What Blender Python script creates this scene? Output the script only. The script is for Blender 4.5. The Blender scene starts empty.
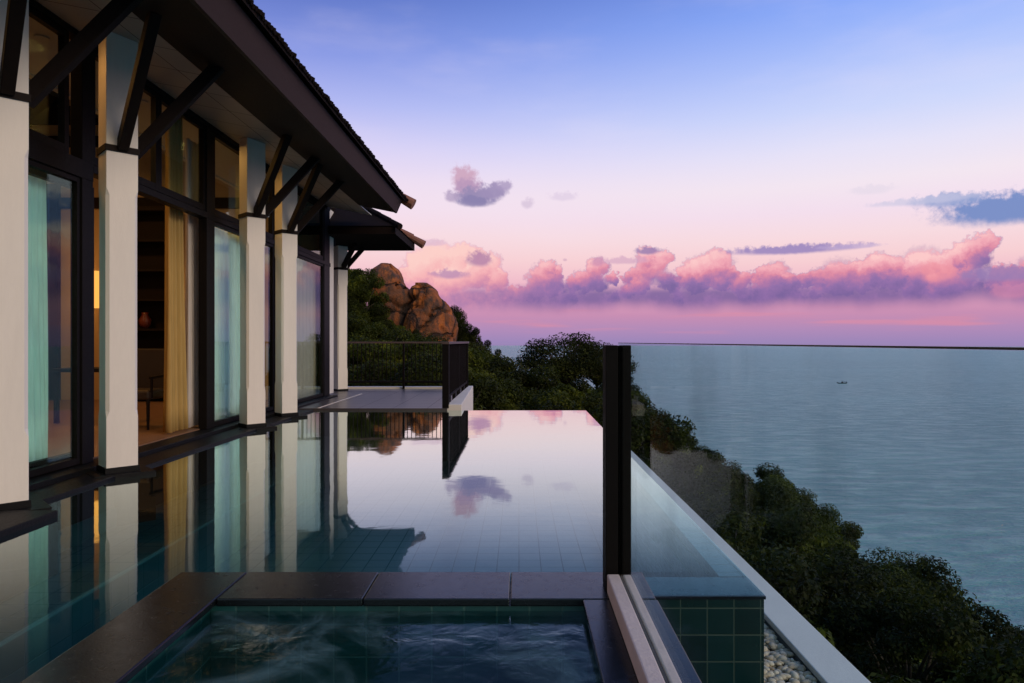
import bpy, math, random
import numpy as np
from mathutils import Vector

S = bpy.context.scene
COL = S.collection
R = math.radians
# ---------------------------------------------------------------- camera, world, sun, exposure
# The eye is the origin (z = 0 is eye level, about 1.2 m above the pool water).
cam_d = bpy.data.cameras.new('camera'); cam = bpy.data.objects.new('camera', cam_d); COL.objects.link(cam)
cam_d.lens = 24; cam_d.sensor_width = 36; cam_d.clip_start = 0.05; cam_d.clip_end = 60000
cam.rotation_euler = (R(90), 0, 0); cam_d.shift_x = -7/1024
S.camera = cam
F, CX, CY = 682.67, 519.0, 341.0
S.view_settings.view_transform = 'Standard'; S.view_settings.look = 'None'
S.view_settings.exposure = 0.0; S.view_settings.gamma = 1.0
try: S.view_settings.use_curve_mapping = False
except Exception: pass
S.render.engine = 'CYCLES'
S.cycles.use_denoising = True
try: S.cycles.denoiser = 'OPENIMAGEDENOISE'
except Exception: pass
S.cycles.max_bounces = 12; S.cycles.transparent_max_bounces = 24; S.cycles.glossy_bounces = 5
S.cycles.diffuse_bounces = 4; S.cycles.transmission_bounces = 8
S.cycles.sample_clamp_indirect = 6.0
S.cycles.caustics_reflective = False

SUN_EL, SUN_DIR_AZ = 24.0, 128.0      # azimuth from +Y (view direction) towards +X

def lin(c):
    return tuple(((v/255)/12.92 if v/255 <= 0.04045 else (((v/255)+0.055)/1.055)**2.4) for v in c) + (1.0,)

class G:
    """small helper to write node graphs"""
    def __init__(s, tree): s.t = tree; s.L = tree.links
    def put(s, sock, v):
        if v is None: return
        if isinstance(v, bpy.types.NodeSocket): s.L.new(v, sock)
        else:
            try: sock.default_value = v
            except Exception: sock.default_value = tuple(v)[:len(sock.default_value)]
    def n(s, typ, ins=None, **attr):
        nd = s.t.nodes.new(typ)
        for k, v in attr.items(): setattr(nd, k, v)
        for k, v in (ins or {}).items(): s.put(nd.inputs[k], v)
        return nd
    def m(s, op, a, b=None, c=None, clamp=False):
        nd = s.n('ShaderNodeMath', operation=op, use_clamp=clamp)
        for i, v in enumerate((a, b, c)): s.put(nd.inputs[i], v)
        return nd.outputs[0]
    def vm(s, op, a, b=None):
        nd = s.n('ShaderNodeVectorMath', operation=op)
        s.put(nd.inputs[0], a); s.put(nd.inputs[1], b)
        return nd.outputs[0]
    def mix(s, f, a, b, typ='MIX'):
        nd = s.n('ShaderNodeMix', data_type='RGBA', blend_type=typ)
        s.put(nd.inputs[0], f); s.put(nd.inputs[6], a); s.put(nd.inputs[7], b)
        return nd.outputs[2]
    def vmix(s, f, a, b):
        nd = s.n('ShaderNodeMix', data_type='VECTOR', factor_mode='UNIFORM')
        s.put(nd.inputs[0], f); s.put(nd.inputs[4], a); s.put(nd.inputs[5], b)
        return nd.outputs[1]
    def sm(s, x, e0, e1, t0=0.0, t1=1.0):
        nd = s.n('ShaderNodeMapRange', interpolation_type='SMOOTHSTEP', clamp=False)
        for i, v in enumerate((x, e0, e1, t0, t1)): s.put(nd.inputs[i], v)
        return nd.outputs[0]
    def ramp(s, f, stops, interp='LINEAR'):
        nd = s.n('ShaderNodeValToRGB'); cr = nd.color_ramp; cr.interpolation = interp
        while len(cr.elements) < len(stops): cr.elements.new(1.0)
        for e, (p, c) in zip(cr.elements, sorted(stops, key=lambda q: q[0])):
            e.position = p; e.color = c if len(c) == 4 else tuple(c)+(1,)
        s.put(nd.inputs[0], f); return nd.outputs[0]
    def xyz(s, x, y, z=0.0):
        nd = s.n('ShaderNodeCombineXYZ'); s.put(nd.inputs[0], x); s.put(nd.inputs[1], y); s.put(nd.inputs[2], z)
        return nd.outputs[0]
    def noise(s, v, scale, detail=4, rough=0.5, dist=0.0, dim='3D'):
        return s.n('ShaderNodeTexNoise', {'Vector': v, 'Scale': scale, 'Detail': detail, 'Roughness': rough, 'Distortion': dist}, noise_dimensions=dim).outputs[0]

def build_world():
    w = bpy.data.worlds.new('World'); S.world = w; w.use_nodes = True
    t = w.node_tree; t.nodes.clear(); g = G(t)
    d = g.n('ShaderNodeTexCoord').outputs['Generated']
    sp = g.n('ShaderNodeSeparateXYZ', {0: d}).outputs
    az = g.m('ARCTAN2', sp[0], sp[1])                     # radians, 0 straight ahead, + to the right
    el = g.m('ARCSINE', sp[2])
    # a sky map in "degrees-like" units: u, v = azimuth and elevation times 683 (about one unit per photo pixel)
    u = g.m('MULTIPLY', az, 683.0); v = g.m('MULTIPLY', el, 683.0)
    def UV(px, py):
        a = math.atan((px-CX)/F); e = math.atan((345-py)/F*math.cos(a)); return a*683, e*683
    # clear dusk sky: two elevation ramps, left and right of the view
    def er(stops, px=600): return [(max(0, min(1, (UV(px, y)[1]+40)/1120.0)), lin(c)) for y, c in stops]
    f = g.m('DIVIDE', g.m('ADD', v, 40.0), 1120.0)
    low = [(345, (156,134,184)), (332, (176,138,184)), (318, (198,140,178)), (300, (224,158,186)), (282, (240,188,202)), (262, (247,207,211)), (238, (247,218,224)), (212, (243,222,237))]
    left = low + [(185, (238,220,240)), (150, (214,206,244)), (110, (176,182,240)), (60, (132,148,224)), (0, (92,114,194)), (-120, (74,94,182))]
    right = low + [(185, (243,230,240)), (150, (228,226,248)), (110, (202,214,252)), (60, (172,194,252)), (0, (136,170,250)), (-120, (92,122,214))]
    top = [(0.72, lin((92,122,170))), (1.0, lin((104,134,158)))]  # overhead sky out of view, muted to take purple out of the ambient light
    below = [(0.0, lin((104,112,128)))]
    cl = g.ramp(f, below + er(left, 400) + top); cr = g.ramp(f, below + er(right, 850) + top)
    side = g.sm(u, -330.0, 420.0)
    back = g.sm(g.m('ABSOLUTE', az), 1.2, 2.6)            # unseen sky behind the viewer, made neutral to steer the ambient light
    sky = g.mix(side, cl, cr)
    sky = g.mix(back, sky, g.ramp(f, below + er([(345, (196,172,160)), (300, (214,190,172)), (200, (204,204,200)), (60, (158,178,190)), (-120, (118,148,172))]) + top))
    # thin high veil
    vv = g.xyz(g.m('MULTIPLY', u, 0.004), g.m('MULTIPLY', v, 0.014))
    veil = g.sm(g.noise(vv, 1.0, 5, 0.55), 0.45, 0.75, 0.0, 0.16)
    veil = g.m('MULTIPLY', veil, g.sm(v, 60.0, 130.0))
    sky = g.mix(veil, sky, lin((246,232,244)))
    # streaks low over the horizon
    st = g.noise(g.xyz(g.m('MULTIPLY', u, 0.006), g.m('MULTIPLY', v, 0.09)), 1.0, 3, 0.5)
    stm = g.m('MULTIPLY', g.sm(st, 0.50, 0.68), g.m('MULTIPLY', g.sm(v, 4.0, 14.0), g.sm(v, 36.0, 26.0)))
    sky = g.mix(g.m('MULTIPLY', stm, 0.55), sky, lin((226,140,160)))
    # cloud texture coordinates
    P0 = g.xyz(u, v, 0.0)
    wob = g.noise(P0, 0.045, 5, 0.6, 0.0, '2D')
    wob2 = g.noise(g.vm('ADD', P0, (311.0, 97.0, 0)), 0.12, 5, 0.62, 0.0, '2D')
    fine = g.noise(g.vm('ADD', P0, (71.0, 197.0, 0)), 0.22, 4, 0.6, 0.0, '2D')
    P = P0
    PD = g.vm('ADD', P0, g.n('ShaderNodeVectorMath', {0: g.xyz(g.m('SUBTRACT', wob2, 0.5), g.m('SUBTRACT', fine, 0.5), 0.0), 3: 10.0}, operation='SCALE').outputs[0])
    PD = g.vm('ADD', PD, g.n('ShaderNodeVectorMath', {0: g.xyz(g.m('SUBTRACT', wob, 0.5), 0.0, 0.0), 3: 24.0}, operation='SCALE').outputs[0])
    base_v = g.m('ADD', 35.0, g.m('MULTIPLY', g.m('SUBTRACT', g.noise(g.xyz(g.m('MULTIPLY', u, 0.014), 0.0), 1.0, 3), 0.5), 22.0))
    bm_ = g.sm(v, g.m('SUBTRACT', base_v, 10.0), g.m('ADD', base_v, 7.0))
    tops = [(400,271),(411,262),(422,252),(434,250),(447,260),(458,250),(466,246),(476,252),(487,252),(500,271),(519,293),(530,286),(537,275),(547,260),(556,266),(566,281),(575,280),(584,274),(594,275),(598,258),(604,268),(616,277),(634,271),(641,250),(650,250),(660,252),(668,272),(675,284),(687,268),(700,262),(712,254),(722,252),(731,270),(747,276),(760,270),(776,267),(786,272),(794,279),(803,277),(820,272),(833,268),(850,268),(862,265),(875,259),(886,254),(895,262),(900,282),(908,282),(916,260),(926,257),(936,258),(946,266),(957,254),(966,250),(974,244),(982,237),(988,248),(993,268),(1004,272),(1024,270),(1050,262),(1080,278),(1120,258),(1160,280),(1220,262),(1300,282)]
    rc = random.Random(21); lobes = []
    def topy(x):
        for (a0, b0), (a1, b1) in zip(tops, tops[1:]):
            if a0 <= x <= a1: return b0+(b1-b0)*(x-a0)/(a1-a0)
        return 285
    x = 402.0
    while x < 1290:
        step = 15 if x < 1030 else 34
        t = topy(x); rr = (rc.uniform(10, 19) if t < 268 else rc.uniform(7, 11))*(1 if x < 1030 else 2.2)
        lobes.append((x, t+rr*0.9, rr, 1.0 - 0.010*max(0, t-250), 0))
        x += step*rc.uniform(.75, 1.2)
    x = 405.0
    while x < 1290:                     # shoulders lower down
        step = 17 if x < 1030 else 45
        t = topy(x)
        if t < 281:
            rr = rc.uniform(9, 14)*(1 if x < 1030 else 2.2)
            lobes.append((x, min(t+rr+rc.uniform(9, 20), 304), rr, rc.uniform(0.35, 0.62), 1))
        x += step*rc.uniform(.75, 1.2)
    # the brightest heads
    lobes += [(440,272,25,1.0,2),(482,276,19,.95,2),(926,274,21,1.05,2),(952,284,22,.85,2),(715,274,20,.95,2),(648,272,17,.9,2),(545,282,17,.8,2),(840,284,20,.75,2),(440,262,17,1.1,2),(462,262,15,1.05,2),(418,276,16,1.0,2),(484,272,15,.95,2),(455,284,18,.9,2),(496,288,14,.8,2),(922,270,13,1.15,2),(945,290,15,1.05,2),(716,268,13,1.0,2),(704,276,12,0.9,2),(882,268,10,1.05,2),(868,274,9,0.95,2),(776,279,11,0.85,2),(645,264,9,0.95,2),(548,271,8,0.95,2),(428,265,14,1.1,2),(446,285,16,1.0,2),(976,254,8,.8,2),(960,264,8,.75,2),(1016,294,12,.95,2),(990,290,10,.7,2),(740,290,12,.75,2),(640,292,12,.8,2)]
    acc = g.xyz(0.0, 0.0, 0.0)
    for lx, ly, rr, lit, layer in lobes:
        cu, cv_ = UV(lx, ly)
        q = g.n('ShaderNodeVectorMath', {0: g.vm('SUBTRACT', PD, (cu, cv_, 0)), 3: 1.0/rr}, operation='SCALE').outputs[0]
        l = g.n('ShaderNodeVectorMath', {0: q}, operation='LENGTH').outputs['Value']
        k = g.sm(l, 1.18 if layer else 1.10, 0.45 if layer else 0.72)
        dt = g.n('ShaderNodeVectorMath', {0: q, 1: (-0.10, 0.30, 0)}, operation='DOT_PRODUCT').outputs['Value']
        sh = g.m('ADD', dt, lit*0.62)
        acc = g.vmix(k, acc, g.xyz(sh, 1.0, 0.0))
    sep = g.n('ShaderNodeSeparateXYZ', {0: acc}).outputs
    tone, cover = sep[0], sep[1]
    body = g.sm(g.m('SUBTRACT', v, UV(600, 290)[1]), 5.0, -8.0)       # the merged lower part of the bank
    body = g.m('MULTIPLY', body, g.sm(g.m('ABSOLUTE', g.m('SUBTRACT', u, 300.0)), 480.0, 400.0))
    tone = g.m('MULTIPLY', tone, g.sm(g.m('MAXIMUM', cover, 0.0), 0.0, 0.4))
    tone = g.m('MULTIPLY', tone, g.sm(v, 32.0, 76.0, 0.12, 1.16))
    tone = g.m('ADD', tone, g.m('ADD', g.m('MULTIPLY', g.m('SUBTRACT', wob2, 0.5), 0.32), g.m('MULTIPLY', g.m('SUBTRACT', wob, 0.5), 0.45)))
    leftness = g.sm(u, 60.0, -90.0)
    tone = g.m('ADD', tone, g.m('MULTIPLY', leftness, 0.14))
    ccol = g.ramp(tone, [(0.0, lin((112,92,154))), (0.20, lin((138,104,166))), (0.38, lin((180,116,164))), (0.54, lin((220,134,160))), (0.72, lin((240,164,178))), (1.0, lin((252,200,200)))])
    peach = g.ramp(tone, [(0.0, lin((160,116,168))), (0.35, lin((218,144,170))), (0.65, lin((246,178,180))), (1.0, lin((252,206,198)))])
    ccol = g.mix(leftness, ccol, peach)
    cmask = g.m('MULTIPLY', g.m('MAXIMUM', cover, g.m('MULTIPLY', body, 0.92)), bm_)
    sky = g.mix(g.m('MULTIPLY', cmask, 0.94), sky, ccol)
    # single clouds: px, py, rx, ry, colour, opacity
    singles = [
        (464, 181, 14, 14, (206,166,190), 0.95), (468, 192, 17, 11, (186,152,186), 0.95), (476, 200, 26, 10, (152,138,178), 0.97), (492, 195, 16, 9, (158,142,182), 0.95), (504, 189, 9, 6, (170,152,190), 0.85), (474, 205, 20, 6, (138,128,172), 0.9), (452, 200, 9, 6, (176,156,190), 0.8),
        (528, 207, 7, 6, (204,184,210), 0.6), (562, 200, 17, 5, (214,196,222), 0.5),
        (480, 263, 15, 8, (176,126,166), 0.85), (450, 278, 22, 5, (176,130,176), 0.75), (430, 246, 20, 4, (222,186,206), 0.7),
        (647, 254, 14, 4.5, (146,120,172), 0.85), (622, 264, 30, 4, (204,158,190), 0.6), (598, 265, 8, 6, (196,138,176), 0.6),
        (790, 253, 66, 5, (150,130,188), 0.9), (850, 250, 30, 2.5, (190,168,208), 0.7),
        (1012, 211, 62, 15, (112,138,196), 0.95), (948, 203, 32, 7, (146,162,208), 0.8), (920, 204, 45, 4, (196,196,224), 0.6), (872, 193, 20, 5, (224,214,230), 0.5),
        (1010, 277, 40, 7, (150,124,178), 0.8), (1012, 294, 22, 8, (214,136,170), 0.6), (935, 275, 16, 10, (240,150,160), 0.6),
        (565, 263, 3, 2, (190,150,180), 0.5),
        (-250, 150, 80, 40, (150,142,188), 0.9), (1500, 150, 120, 40, (150,150,200), 0.9), (1900, 220, 200, 40, (200,160,190), 0.9), (2600, 100, 300, 90, (180,170,205), 0.8)]
    sw = g.vm('SUBTRACT', g.xyz(wob, wob2, 0.0), (0.5, 0.5, 0))
    for px, py, rx, ry, c, op in singles:
        cu, cv_ = UV(px, py)
        q = g.vm('MULTIPLY', g.vm('SUBTRACT', P, (cu, cv_, 0)), (1/rx, 1/ry, 0))
        amp = min(1.3, 8.0/ry)
        q = g.vm('ADD', q, g.vm('MULTIPLY', sw, (min(0.9, 22.0/rx), amp, 0)))
        l = g.n('ShaderNodeVectorMath', {0: q}, operation='LENGTH').outputs['Value']
        mk = g.sm(g.m('ADD', l, g.m('MULTIPLY', g.m('SUBTRACT', wob2, 0.5), 0.9)), 1.12, 0.48, 0.0, op)
        sky = g.mix(mk, sky, lin(c))
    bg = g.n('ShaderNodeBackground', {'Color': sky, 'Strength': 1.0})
    # physical twilight fill, weak
    ns = g.n('ShaderNodeTexSky', sky_type='NISHITA', sun_disc=False, sun_elevation=R(SUN_EL), sun_rotation=R(SUN_DIR_AZ))
    bg2 = g.n('ShaderNodeBackground', {'Color': ns.outputs[0], 'Strength': 0.002})
    ad = g.n('ShaderNodeAddShader', {0: bg.outputs[0], 1: bg2.outputs[0]})
    o = g.n('ShaderNodeOutputWorld', {'Surface': ad.outputs[0]})
    w.cycles.sampling_method = 'MANUAL'; w.cycles.sample_map_resolution = 1024
build_world()

sd = bpy.data.lights.new('sun', 'SUN'); sun = bpy.data.objects.new('sun', sd); COL.objects.link(sun)
sd.energy = 1.4; sd.angle = R(26); sd.color = (1.0, 0.74, 0.52)
_a, _e = R(SUN_DIR_AZ), R(SUN_EL)
sun.rotation_euler = Vector((math.sin(_a)*math.cos(_e), math.cos(_a)*math.cos(_e), math.sin(_e))).to_track_quat('Z', 'Y').to_euler()

# ---------------------------------------------------------------- mesh helpers
class MB:
    def __init__(s): s.v = []; s.f = []
    def add(s, vs, fs):
        o = len(s.v); s.v += [tuple(p) for p in vs]; s.f += [tuple(i+o for i in q) for q in fs]; return s
    def box(s, x0, y0, z0, x1, y1, z1):
        x0, x1 = min(x0, x1), max(x0, x1); y0, y1 = min(y0, y1), max(y0, y1); z0, z1 = min(z0, z1), max(z0, z1)
        return s.add([(x0,y0,z0),(x1,y0,z0),(x1,y1,z0),(x0,y1,z0),(x0,y0,z1),(x1,y0,z1),(x1,y1,z1),(x0,y1,z1)],
                     [(0,3,2,1),(4,5,6,7),(0,1,5,4),(1,2,6,5),(2,3,7,6),(3,0,4,7)])
    def prism(s, poly, z0, z1):           # poly in x, y, counter-clockwise
        n = len(poly)
        return s.add([(x,y,z0) for x,y in poly]+[(x,y,z1) for x,y in poly],
                     [tuple(range(n-1,-1,-1)), tuple(range(n,2*n))]+[(i,(i+1)%n,n+(i+1)%n,n+i) for i in range(n)])
    def xz(s, poly, y0, y1):              # section in x, z extruded along y
        n = len(poly)
        return s.add([(x,y0,z) for x,z in poly]+[(x,y1,z) for x,z in poly],
                     [tuple(range(n)), tuple(range(2*n-1,n-1,-1))]+[((i+1)%n,i,n+i,n+(i+1)%n) for i in range(n)])
    def loft(s, rings, cap=True):
        n = len(rings[0]); o = []
        for r in rings: o += list(r)
        fs = [(k*n+i, k*n+(i+1)%n, (k+1)*n+(i+1)%n, (k+1)*n+i) for k in range(len(rings)-1) for i in range(n)]
        if cap: fs += [tuple(range(n-1,-1,-1)), tuple((len(rings)-1)*n+i for i in range(n))]
        return s.add(o, fs)
    def bar(s, p, q, w, h, up=(0,0,1)):
        p, q = Vector(p), Vector(q); d = (q-p).normalized(); a = d.cross(Vector(up)).normalized(); b = a.cross(d).normalized()
        r = [(a*w/2*i+b*h/2*j) for i, j in ((-1,-1),(1,-1),(1,1),(-1,1))]
        return s.loft([[p+k for k in r], [q+k for k in r]])
    def tube(s, pts, rad, n=8):
        pts = [Vector(p) for p in pts]; rings = []
        for i, p in enumerate(pts):
            d = (pts[min(i+1,len(pts)-1)]-pts[max(i-1,0)]).normalized()
            a = d.orthogonal().normalized(); b = d.cross(a)
            r = rad[i] if isinstance(rad, (list, tuple)) else rad
            rings.append([p+(a*math.cos(2*math.pi*k/n)+b*math.sin(2*math.pi*k/n))*r for k in range(n)])
        return s.loft(rings)
    def lathe(s, prof, c, n=16):
        return s.loft([[(c[0]+r*math.cos(2*math.pi*k/n), c[1]+r*math.sin(2*math.pi*k/n), c[2]+z) for k in range(n)] for r, z in prof])

def wloc(o):
    v = Vector((0,0,0))
    while o is not None: v += o.location; o = o.parent
    return v
def empty(name, loc, label=None, cat=None, group=None, kind=None):
    o = bpy.data.objects.new(name, None); COL.objects.link(o); o.location = loc; o.empty_display_size = 0.2
    tag(o, label, cat, group, kind); return o
def tag(o, label=None, cat=None, group=None, kind=None):
    if label: o['label'] = label
    if cat: o['category'] = cat
    if group: o['group'] = group
    if kind: o['kind'] = kind
    return o
def build(name, mb, mat, parent=None, loc=None, bevel=0.0, smooth=False):
    """mb holds world coordinates; the mesh is stored relative to its parent (or loc)"""
    off = wloc(parent) if parent is not None else Vector(loc or (0,0,0))
    me = bpy.data.meshes.new(name); me.from_pydata([(x-off.x, y-off.y, z-off.z) for x, y, z in mb.v], [], mb.f); me.update()
    o = bpy.data.objects.new(name, me); COL.objects.link(o)
    if parent is not None: o.parent = parent
    else: o.location = off
    for m in (mat if isinstance(mat, (list, tuple)) else [mat]): me.materials.append(m)
    if smooth: me.polygons.foreach_set('use_smooth', [True]*len(me.polygons))
    if bevel:
        b = o.modifiers.new('bevel', 'BEVEL'); b.width = bevel; b.segments = 2; b.limit_method = 'ANGLE'
    return o

# ---------------------------------------------------------------- materials
def newmat(name):
    m = bpy.data.materials.new(name); m.use_nodes = True; t = m.node_tree; t.nodes.clear(); g = G(t)
    out = g.n('ShaderNodeOutputMaterial'); return m, g, out
def obj_co(g): return g.n('ShaderNodeNewGeometry').outputs['Position']
def plain(name, col, rough=0.6, var=0.15, vscale=3.0, spec=0.5, bump=0.0, bscale=40.0, metal=0.0, stretch=None, tint=(1, 1, 1, 1)):
    m, g, out = newmat(name)
    p = obj_co(g)
    q = g.vm('MULTIPLY', p, stretch) if stretch else p
    n1 = g.noise(q, vscale, 6, 0.6); n2 = g.noise(q, vscale*9, 4, 0.6)
    k = g.m('ADD', g.m('MULTIPLY', g.m('SUBTRACT', n1, 0.5), 2*var), g.m('ADD', 1.0, g.m('MULTIPLY', g.m('SUBTRACT', n2, 0.5), var)))
    c = g.n('ShaderNodeVectorMath', {0: col, 3: k}, operation='SCALE').outputs[0]
    ins = {'Base Color': c, 'Roughness': g.m('ADD', rough, g.m('MULTIPLY', g.m('SUBTRACT', n2, 0.5), 0.25), clamp=True), 'Metallic': metal, 'Specular IOR Level': spec, 'Specular Tint': tint}
    b = g.n('ShaderNodeBsdfPrincipled', ins)
    if bump:
        g.put(b.inputs['Normal'], g.n('ShaderNodeBump', {'Height': g.noise(q, bscale, 4, 0.6), 'Strength': bump, 'Distance': 0.01}).outputs[0])
    g.L.new(b.outputs[0], out.inputs[0]); return m

M = {}
M['white'] = plain('white_paint', (0.81, 0.78, 0.70), 0.6, 0.10, 1.6, bump=0.12, bscale=70, stretch=(2.5, 2.5, 0.5))
M['parapet'] = plain('white_render', (0.76, 0.72, 0.66), 0.7, 0.08, 3.0, bump=0.15, bscale=50)
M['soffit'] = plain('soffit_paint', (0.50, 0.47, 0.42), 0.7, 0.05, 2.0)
M['dark_wood'] = plain('dark_stained_wood', (0.011, 0.0065, 0.005), 0.7, 0.35, 3.0, 0.2, bump=0.15, bscale=30, stretch=(8, 0.6, 8))
M['frame'] = plain('dark_bronze_frame', (0.006, 0.005, 0.0048), 0.55, 0.2, 4.0, 0.14)
M['fascia'] = plain('brown_fascia', (0.034, 0.016, 0.012), 0.6, 0.25, 3.0, 0.25, stretch=(6, 0.5, 6))
M['rail'] = plain('dark_iron', (0.006, 0.0042, 0.004), 0.6, 0.2, 4.0, 0.10)
M['railtop'] = plain('weathered_rail_cap', (0.085, 0.055, 0.05), 0.45, 0.25, 4.0)
M['tile_roof'] = plain('roof_tile', (0.013, 0.008, 0.007), 0.85, 0.3, 5.0, 0.12, bump=0.3, bscale=20)
M['cap'] = plain('terracotta_cap', (0.26, 0.105, 0.065), 0.65, 0.3, 8.0)
M['slate'] = plain('dark_slate', (0.0065, 0.008, 0.0095), 0.24, 0.25, 2.5, 0.36, bump=0.06, bscale=90, tint=(0.70, 0.86, 1.0, 1))
M['ledge'] = plain('black_granite', (0.007, 0.0075, 0.0085), 0.5, 0.3, 5.0, 0.12, bump=0.2, bscale=40)
M['plinth'] = plain('plinth_stone', (0.74, 0.55, 0.50), 0.75, 0.16, 6.0, bump=0.35, bscale=45)  # pink sky light is mixed into the stone colour
M['groove'] = plain('dark_sealant', (0.05, 0.045, 0.045), 0.7, 0.1)
M['tan_wall'] = plain('tan_plaster', (0.55, 0.40, 0.22), 0.7, 0.06)
M['floor_wood'] = plain('floor_board', (0.22, 0.12, 0.06), 0.4, 0.3, 2.0, stretch=(6, 0.5, 1))
M['concrete'] = plain('concrete', (0.20, 0.19, 0.18), 0.8, 0.2, 2.0, bump=0.2)
M['upholstery'] = plain('dark_leather', (0.03, 0.018, 0.012), 0.5, 0.2, 6.0)
M['teal_cushion'] = plain('teal_fabric', (0.10, 0.30, 0.32), 0.85, 0.1, 8.0)
M['linen'] = plain('white_linen', (0.78, 0.76, 0.72), 0.9, 0.05, 8.0)
M['red_glaze'] = plain('red_glaze', (0.16, 0.035, 0.022), 0.3, 0.1)
M['boat'] = plain('boat_paint', (0.02, 0.03, 0.045), 0.5, 0.2, 0.3)
M['bark'] = plain('bark', (0.055, 0.042, 0.032), 0.9, 0.35, 4.0, bump=0.5, bscale=12)
M['soil'] = plain('hillside_soil', (0.030, 0.033, 0.017), 0.95, 0.5, 0.4, bump=0.6, bscale=2.0)

def tiles(name, col, grout, size, gw=0.035, rough=0.2, axes='xy', var=0.45, spec=0.5):
    m, g, out = newmat(name)
    sp = g.n('ShaderNodeSeparateXYZ', {0: obj_co(g)}).outputs
    ax = {'x': sp[0], 'y': sp[1], 'z': sp[2]}
    nrm = g.n('ShaderNodeSeparateXYZ', {0: g.n('ShaderNodeNewGeometry').outputs['Normal']}).outputs
    if axes == 'auto':     # pick the two in-plane axes from the face direction
        nx = g.m('GREATER_THAN', g.m('ABSOLUTE', nrm[0]), 0.7); nz = g.m('GREATER_THAN', g.m('ABSOLUTE', nrm[2]), 0.7)
        a = g.m('ADD', g.m('MULTIPLY', nx, ax['y']), g.m('MULTIPLY', g.m('SUBTRACT', 1.0, nx), ax['x']))
        b = g.m('ADD', g.m('MULTIPLY', nz, ax['y']), g.m('MULTIPLY', g.m('SUBTRACT', 1.0, nz), ax['z']))
    else: a, b = ax[axes[0]], ax[axes[1]]
    a = g.m('DIVIDE', g.m('ADD', a, 40.0-0.0), size); b = g.m('DIVIDE', g.m('ADD', b, 40.0), size)
    fa, fb = g.m('FRACT', a), g.m('FRACT', b)
    da = g.m('MINIMUM', fa, g.m('SUBTRACT', 1.0, fa)); db = g.m('MINIMUM', fb, g.m('SUBTRACT', 1.0, fb))
    line = g.sm(g.m('MINIMUM', da, db), gw*0.6, gw*1.3, 1.0, 0.0)
    cell = g.n('ShaderNodeTexWhiteNoise', {'Vector': g.xyz(g.m('FLOOR', a), g.m('FLOOR', b), 1.0)}).outputs['Value']
    n1 = g.noise(obj_co(g), 6.0, 5, 0.6)
    k = g.m('ADD', 1.0-var, g.m('MULTIPLY', g.m('ADD', cell, n1), var))
    c = g.n('ShaderNodeVectorMath', {0: col, 3: k}, operation='SCALE').outputs[0]
    c = g.mix(line, c, tuple(grout)+(1,))
    bp = g.n('ShaderNodeBump', {'Height': g.m('SUBTRACT', 1.0, line), 'Strength': 0.4, 'Distance': 0.004})
    bs = g.n('ShaderNodeBsdfPrincipled', {'Base Color': c, 'Roughness': g.m('ADD', rough, g.m('MULTIPLY', line, 0.4)), 'Normal': bp.outputs[0], 'Specular IOR Level': spec})
    g.L.new(bs.outputs[0], out.inputs[0]); return m
M['pool_tile'] = tiles('teal_pool_tile', (0.0050, 0.046, 0.050), (0.0055, 0.049, 0.053), 0.2, 0.022, 0.3, 'auto', 0.25)
M['spa_tile'] = tiles('dark_spa_tile', (0.010, 0.058, 0.062), (0.026, 0.082, 0.084), 0.15, 0.03, 0.3, 'auto')
M['edge_tile'] = tiles('glazed_teal_tile', (0.002, 0.020, 0.020), (0.03, 0.055, 0.042), 0.127, 0.022, 0.25, 'auto')
M['deck_tile'] = tiles('grey_deck_tile', (0.060, 0.050, 0.052), (0.03, 0.027, 0.027), 0.6, 0.006, 0.32, 'xy', 0.2)

def fres(g, ior, normal=None):
    # same reflectance from either side of a thin sheet
    bf = g.n('ShaderNodeNewGeometry').outputs['Backfacing']
    k = g.m('ADD', g.m('MULTIPLY', bf, 1.0/ior-ior), ior)
    return g.n('ShaderNodeFresnel', {'IOR': k, 'Normal': normal}).outputs[0]
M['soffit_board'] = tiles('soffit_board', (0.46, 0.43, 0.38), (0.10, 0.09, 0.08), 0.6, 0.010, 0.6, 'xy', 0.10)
def water(name, tint, ior, bump, bscale, rough=0.0, foam=None):
    m, g, out = newmat(name); p = obj_co(g)
    h = g.noise(p, bscale, 3, 0.5, 0.4)
    nb = g.n('ShaderNodeBump', {'Height': h, 'Strength': bump, 'Distance': 0.02}).outputs[0]
    lw = g.n('ShaderNodeLayerWeight', {'Blend': 0.5, 'Normal': nb}).outputs['Facing']
    fr = g.sm(lw, ior, 0.905, 0.03, 0.97); fr = g.m('MINIMUM', g.m('MAXIMUM', fr, 0.03), 0.97)
    tr = g.n('ShaderNodeBsdfTransparent', {'Color': tint}); gl = g.n('ShaderNodeBsdfGlossy', {'Color': (0.88, 1.0, 0.98, 1), 'Roughness': rough, 'Normal': nb})
    base = tr.outputs[0]
    if foam:
        w = g.noise(g.vm('MULTIPLY', p, (1.0, 1.0, 0)), 2.6, 7, 0.66, 0.9)
        w2 = g.noise(g.vm('ADD', p, (7, 3, 0)), 0.9, 3, 0.5, 1.0)
        k = g.m('MULTIPLY', g.sm(w, 0.40, 0.74), g.sm(w2, 0.36, 0.60))
        df = g.n('ShaderNodeBsdfDiffuse', {'Color': (0.16, 0.26, 0.27, 1)})
        base = g.n('ShaderNodeMixShader', {0: g.m('MULTIPLY', k, foam), 1: base, 2: df.outputs[0]}).outputs[0]
    mx = g.n('ShaderNodeMixShader', {0: fr, 1: base, 2: gl.outputs[0]})
    g.L.new(mx.outputs[0], out.inputs[0]); return m
M['pool_water'] = water('pool_water', (0.62, 0.90, 0.92, 1), 0.635, 0.045, 2.2, 0.03)
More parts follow.
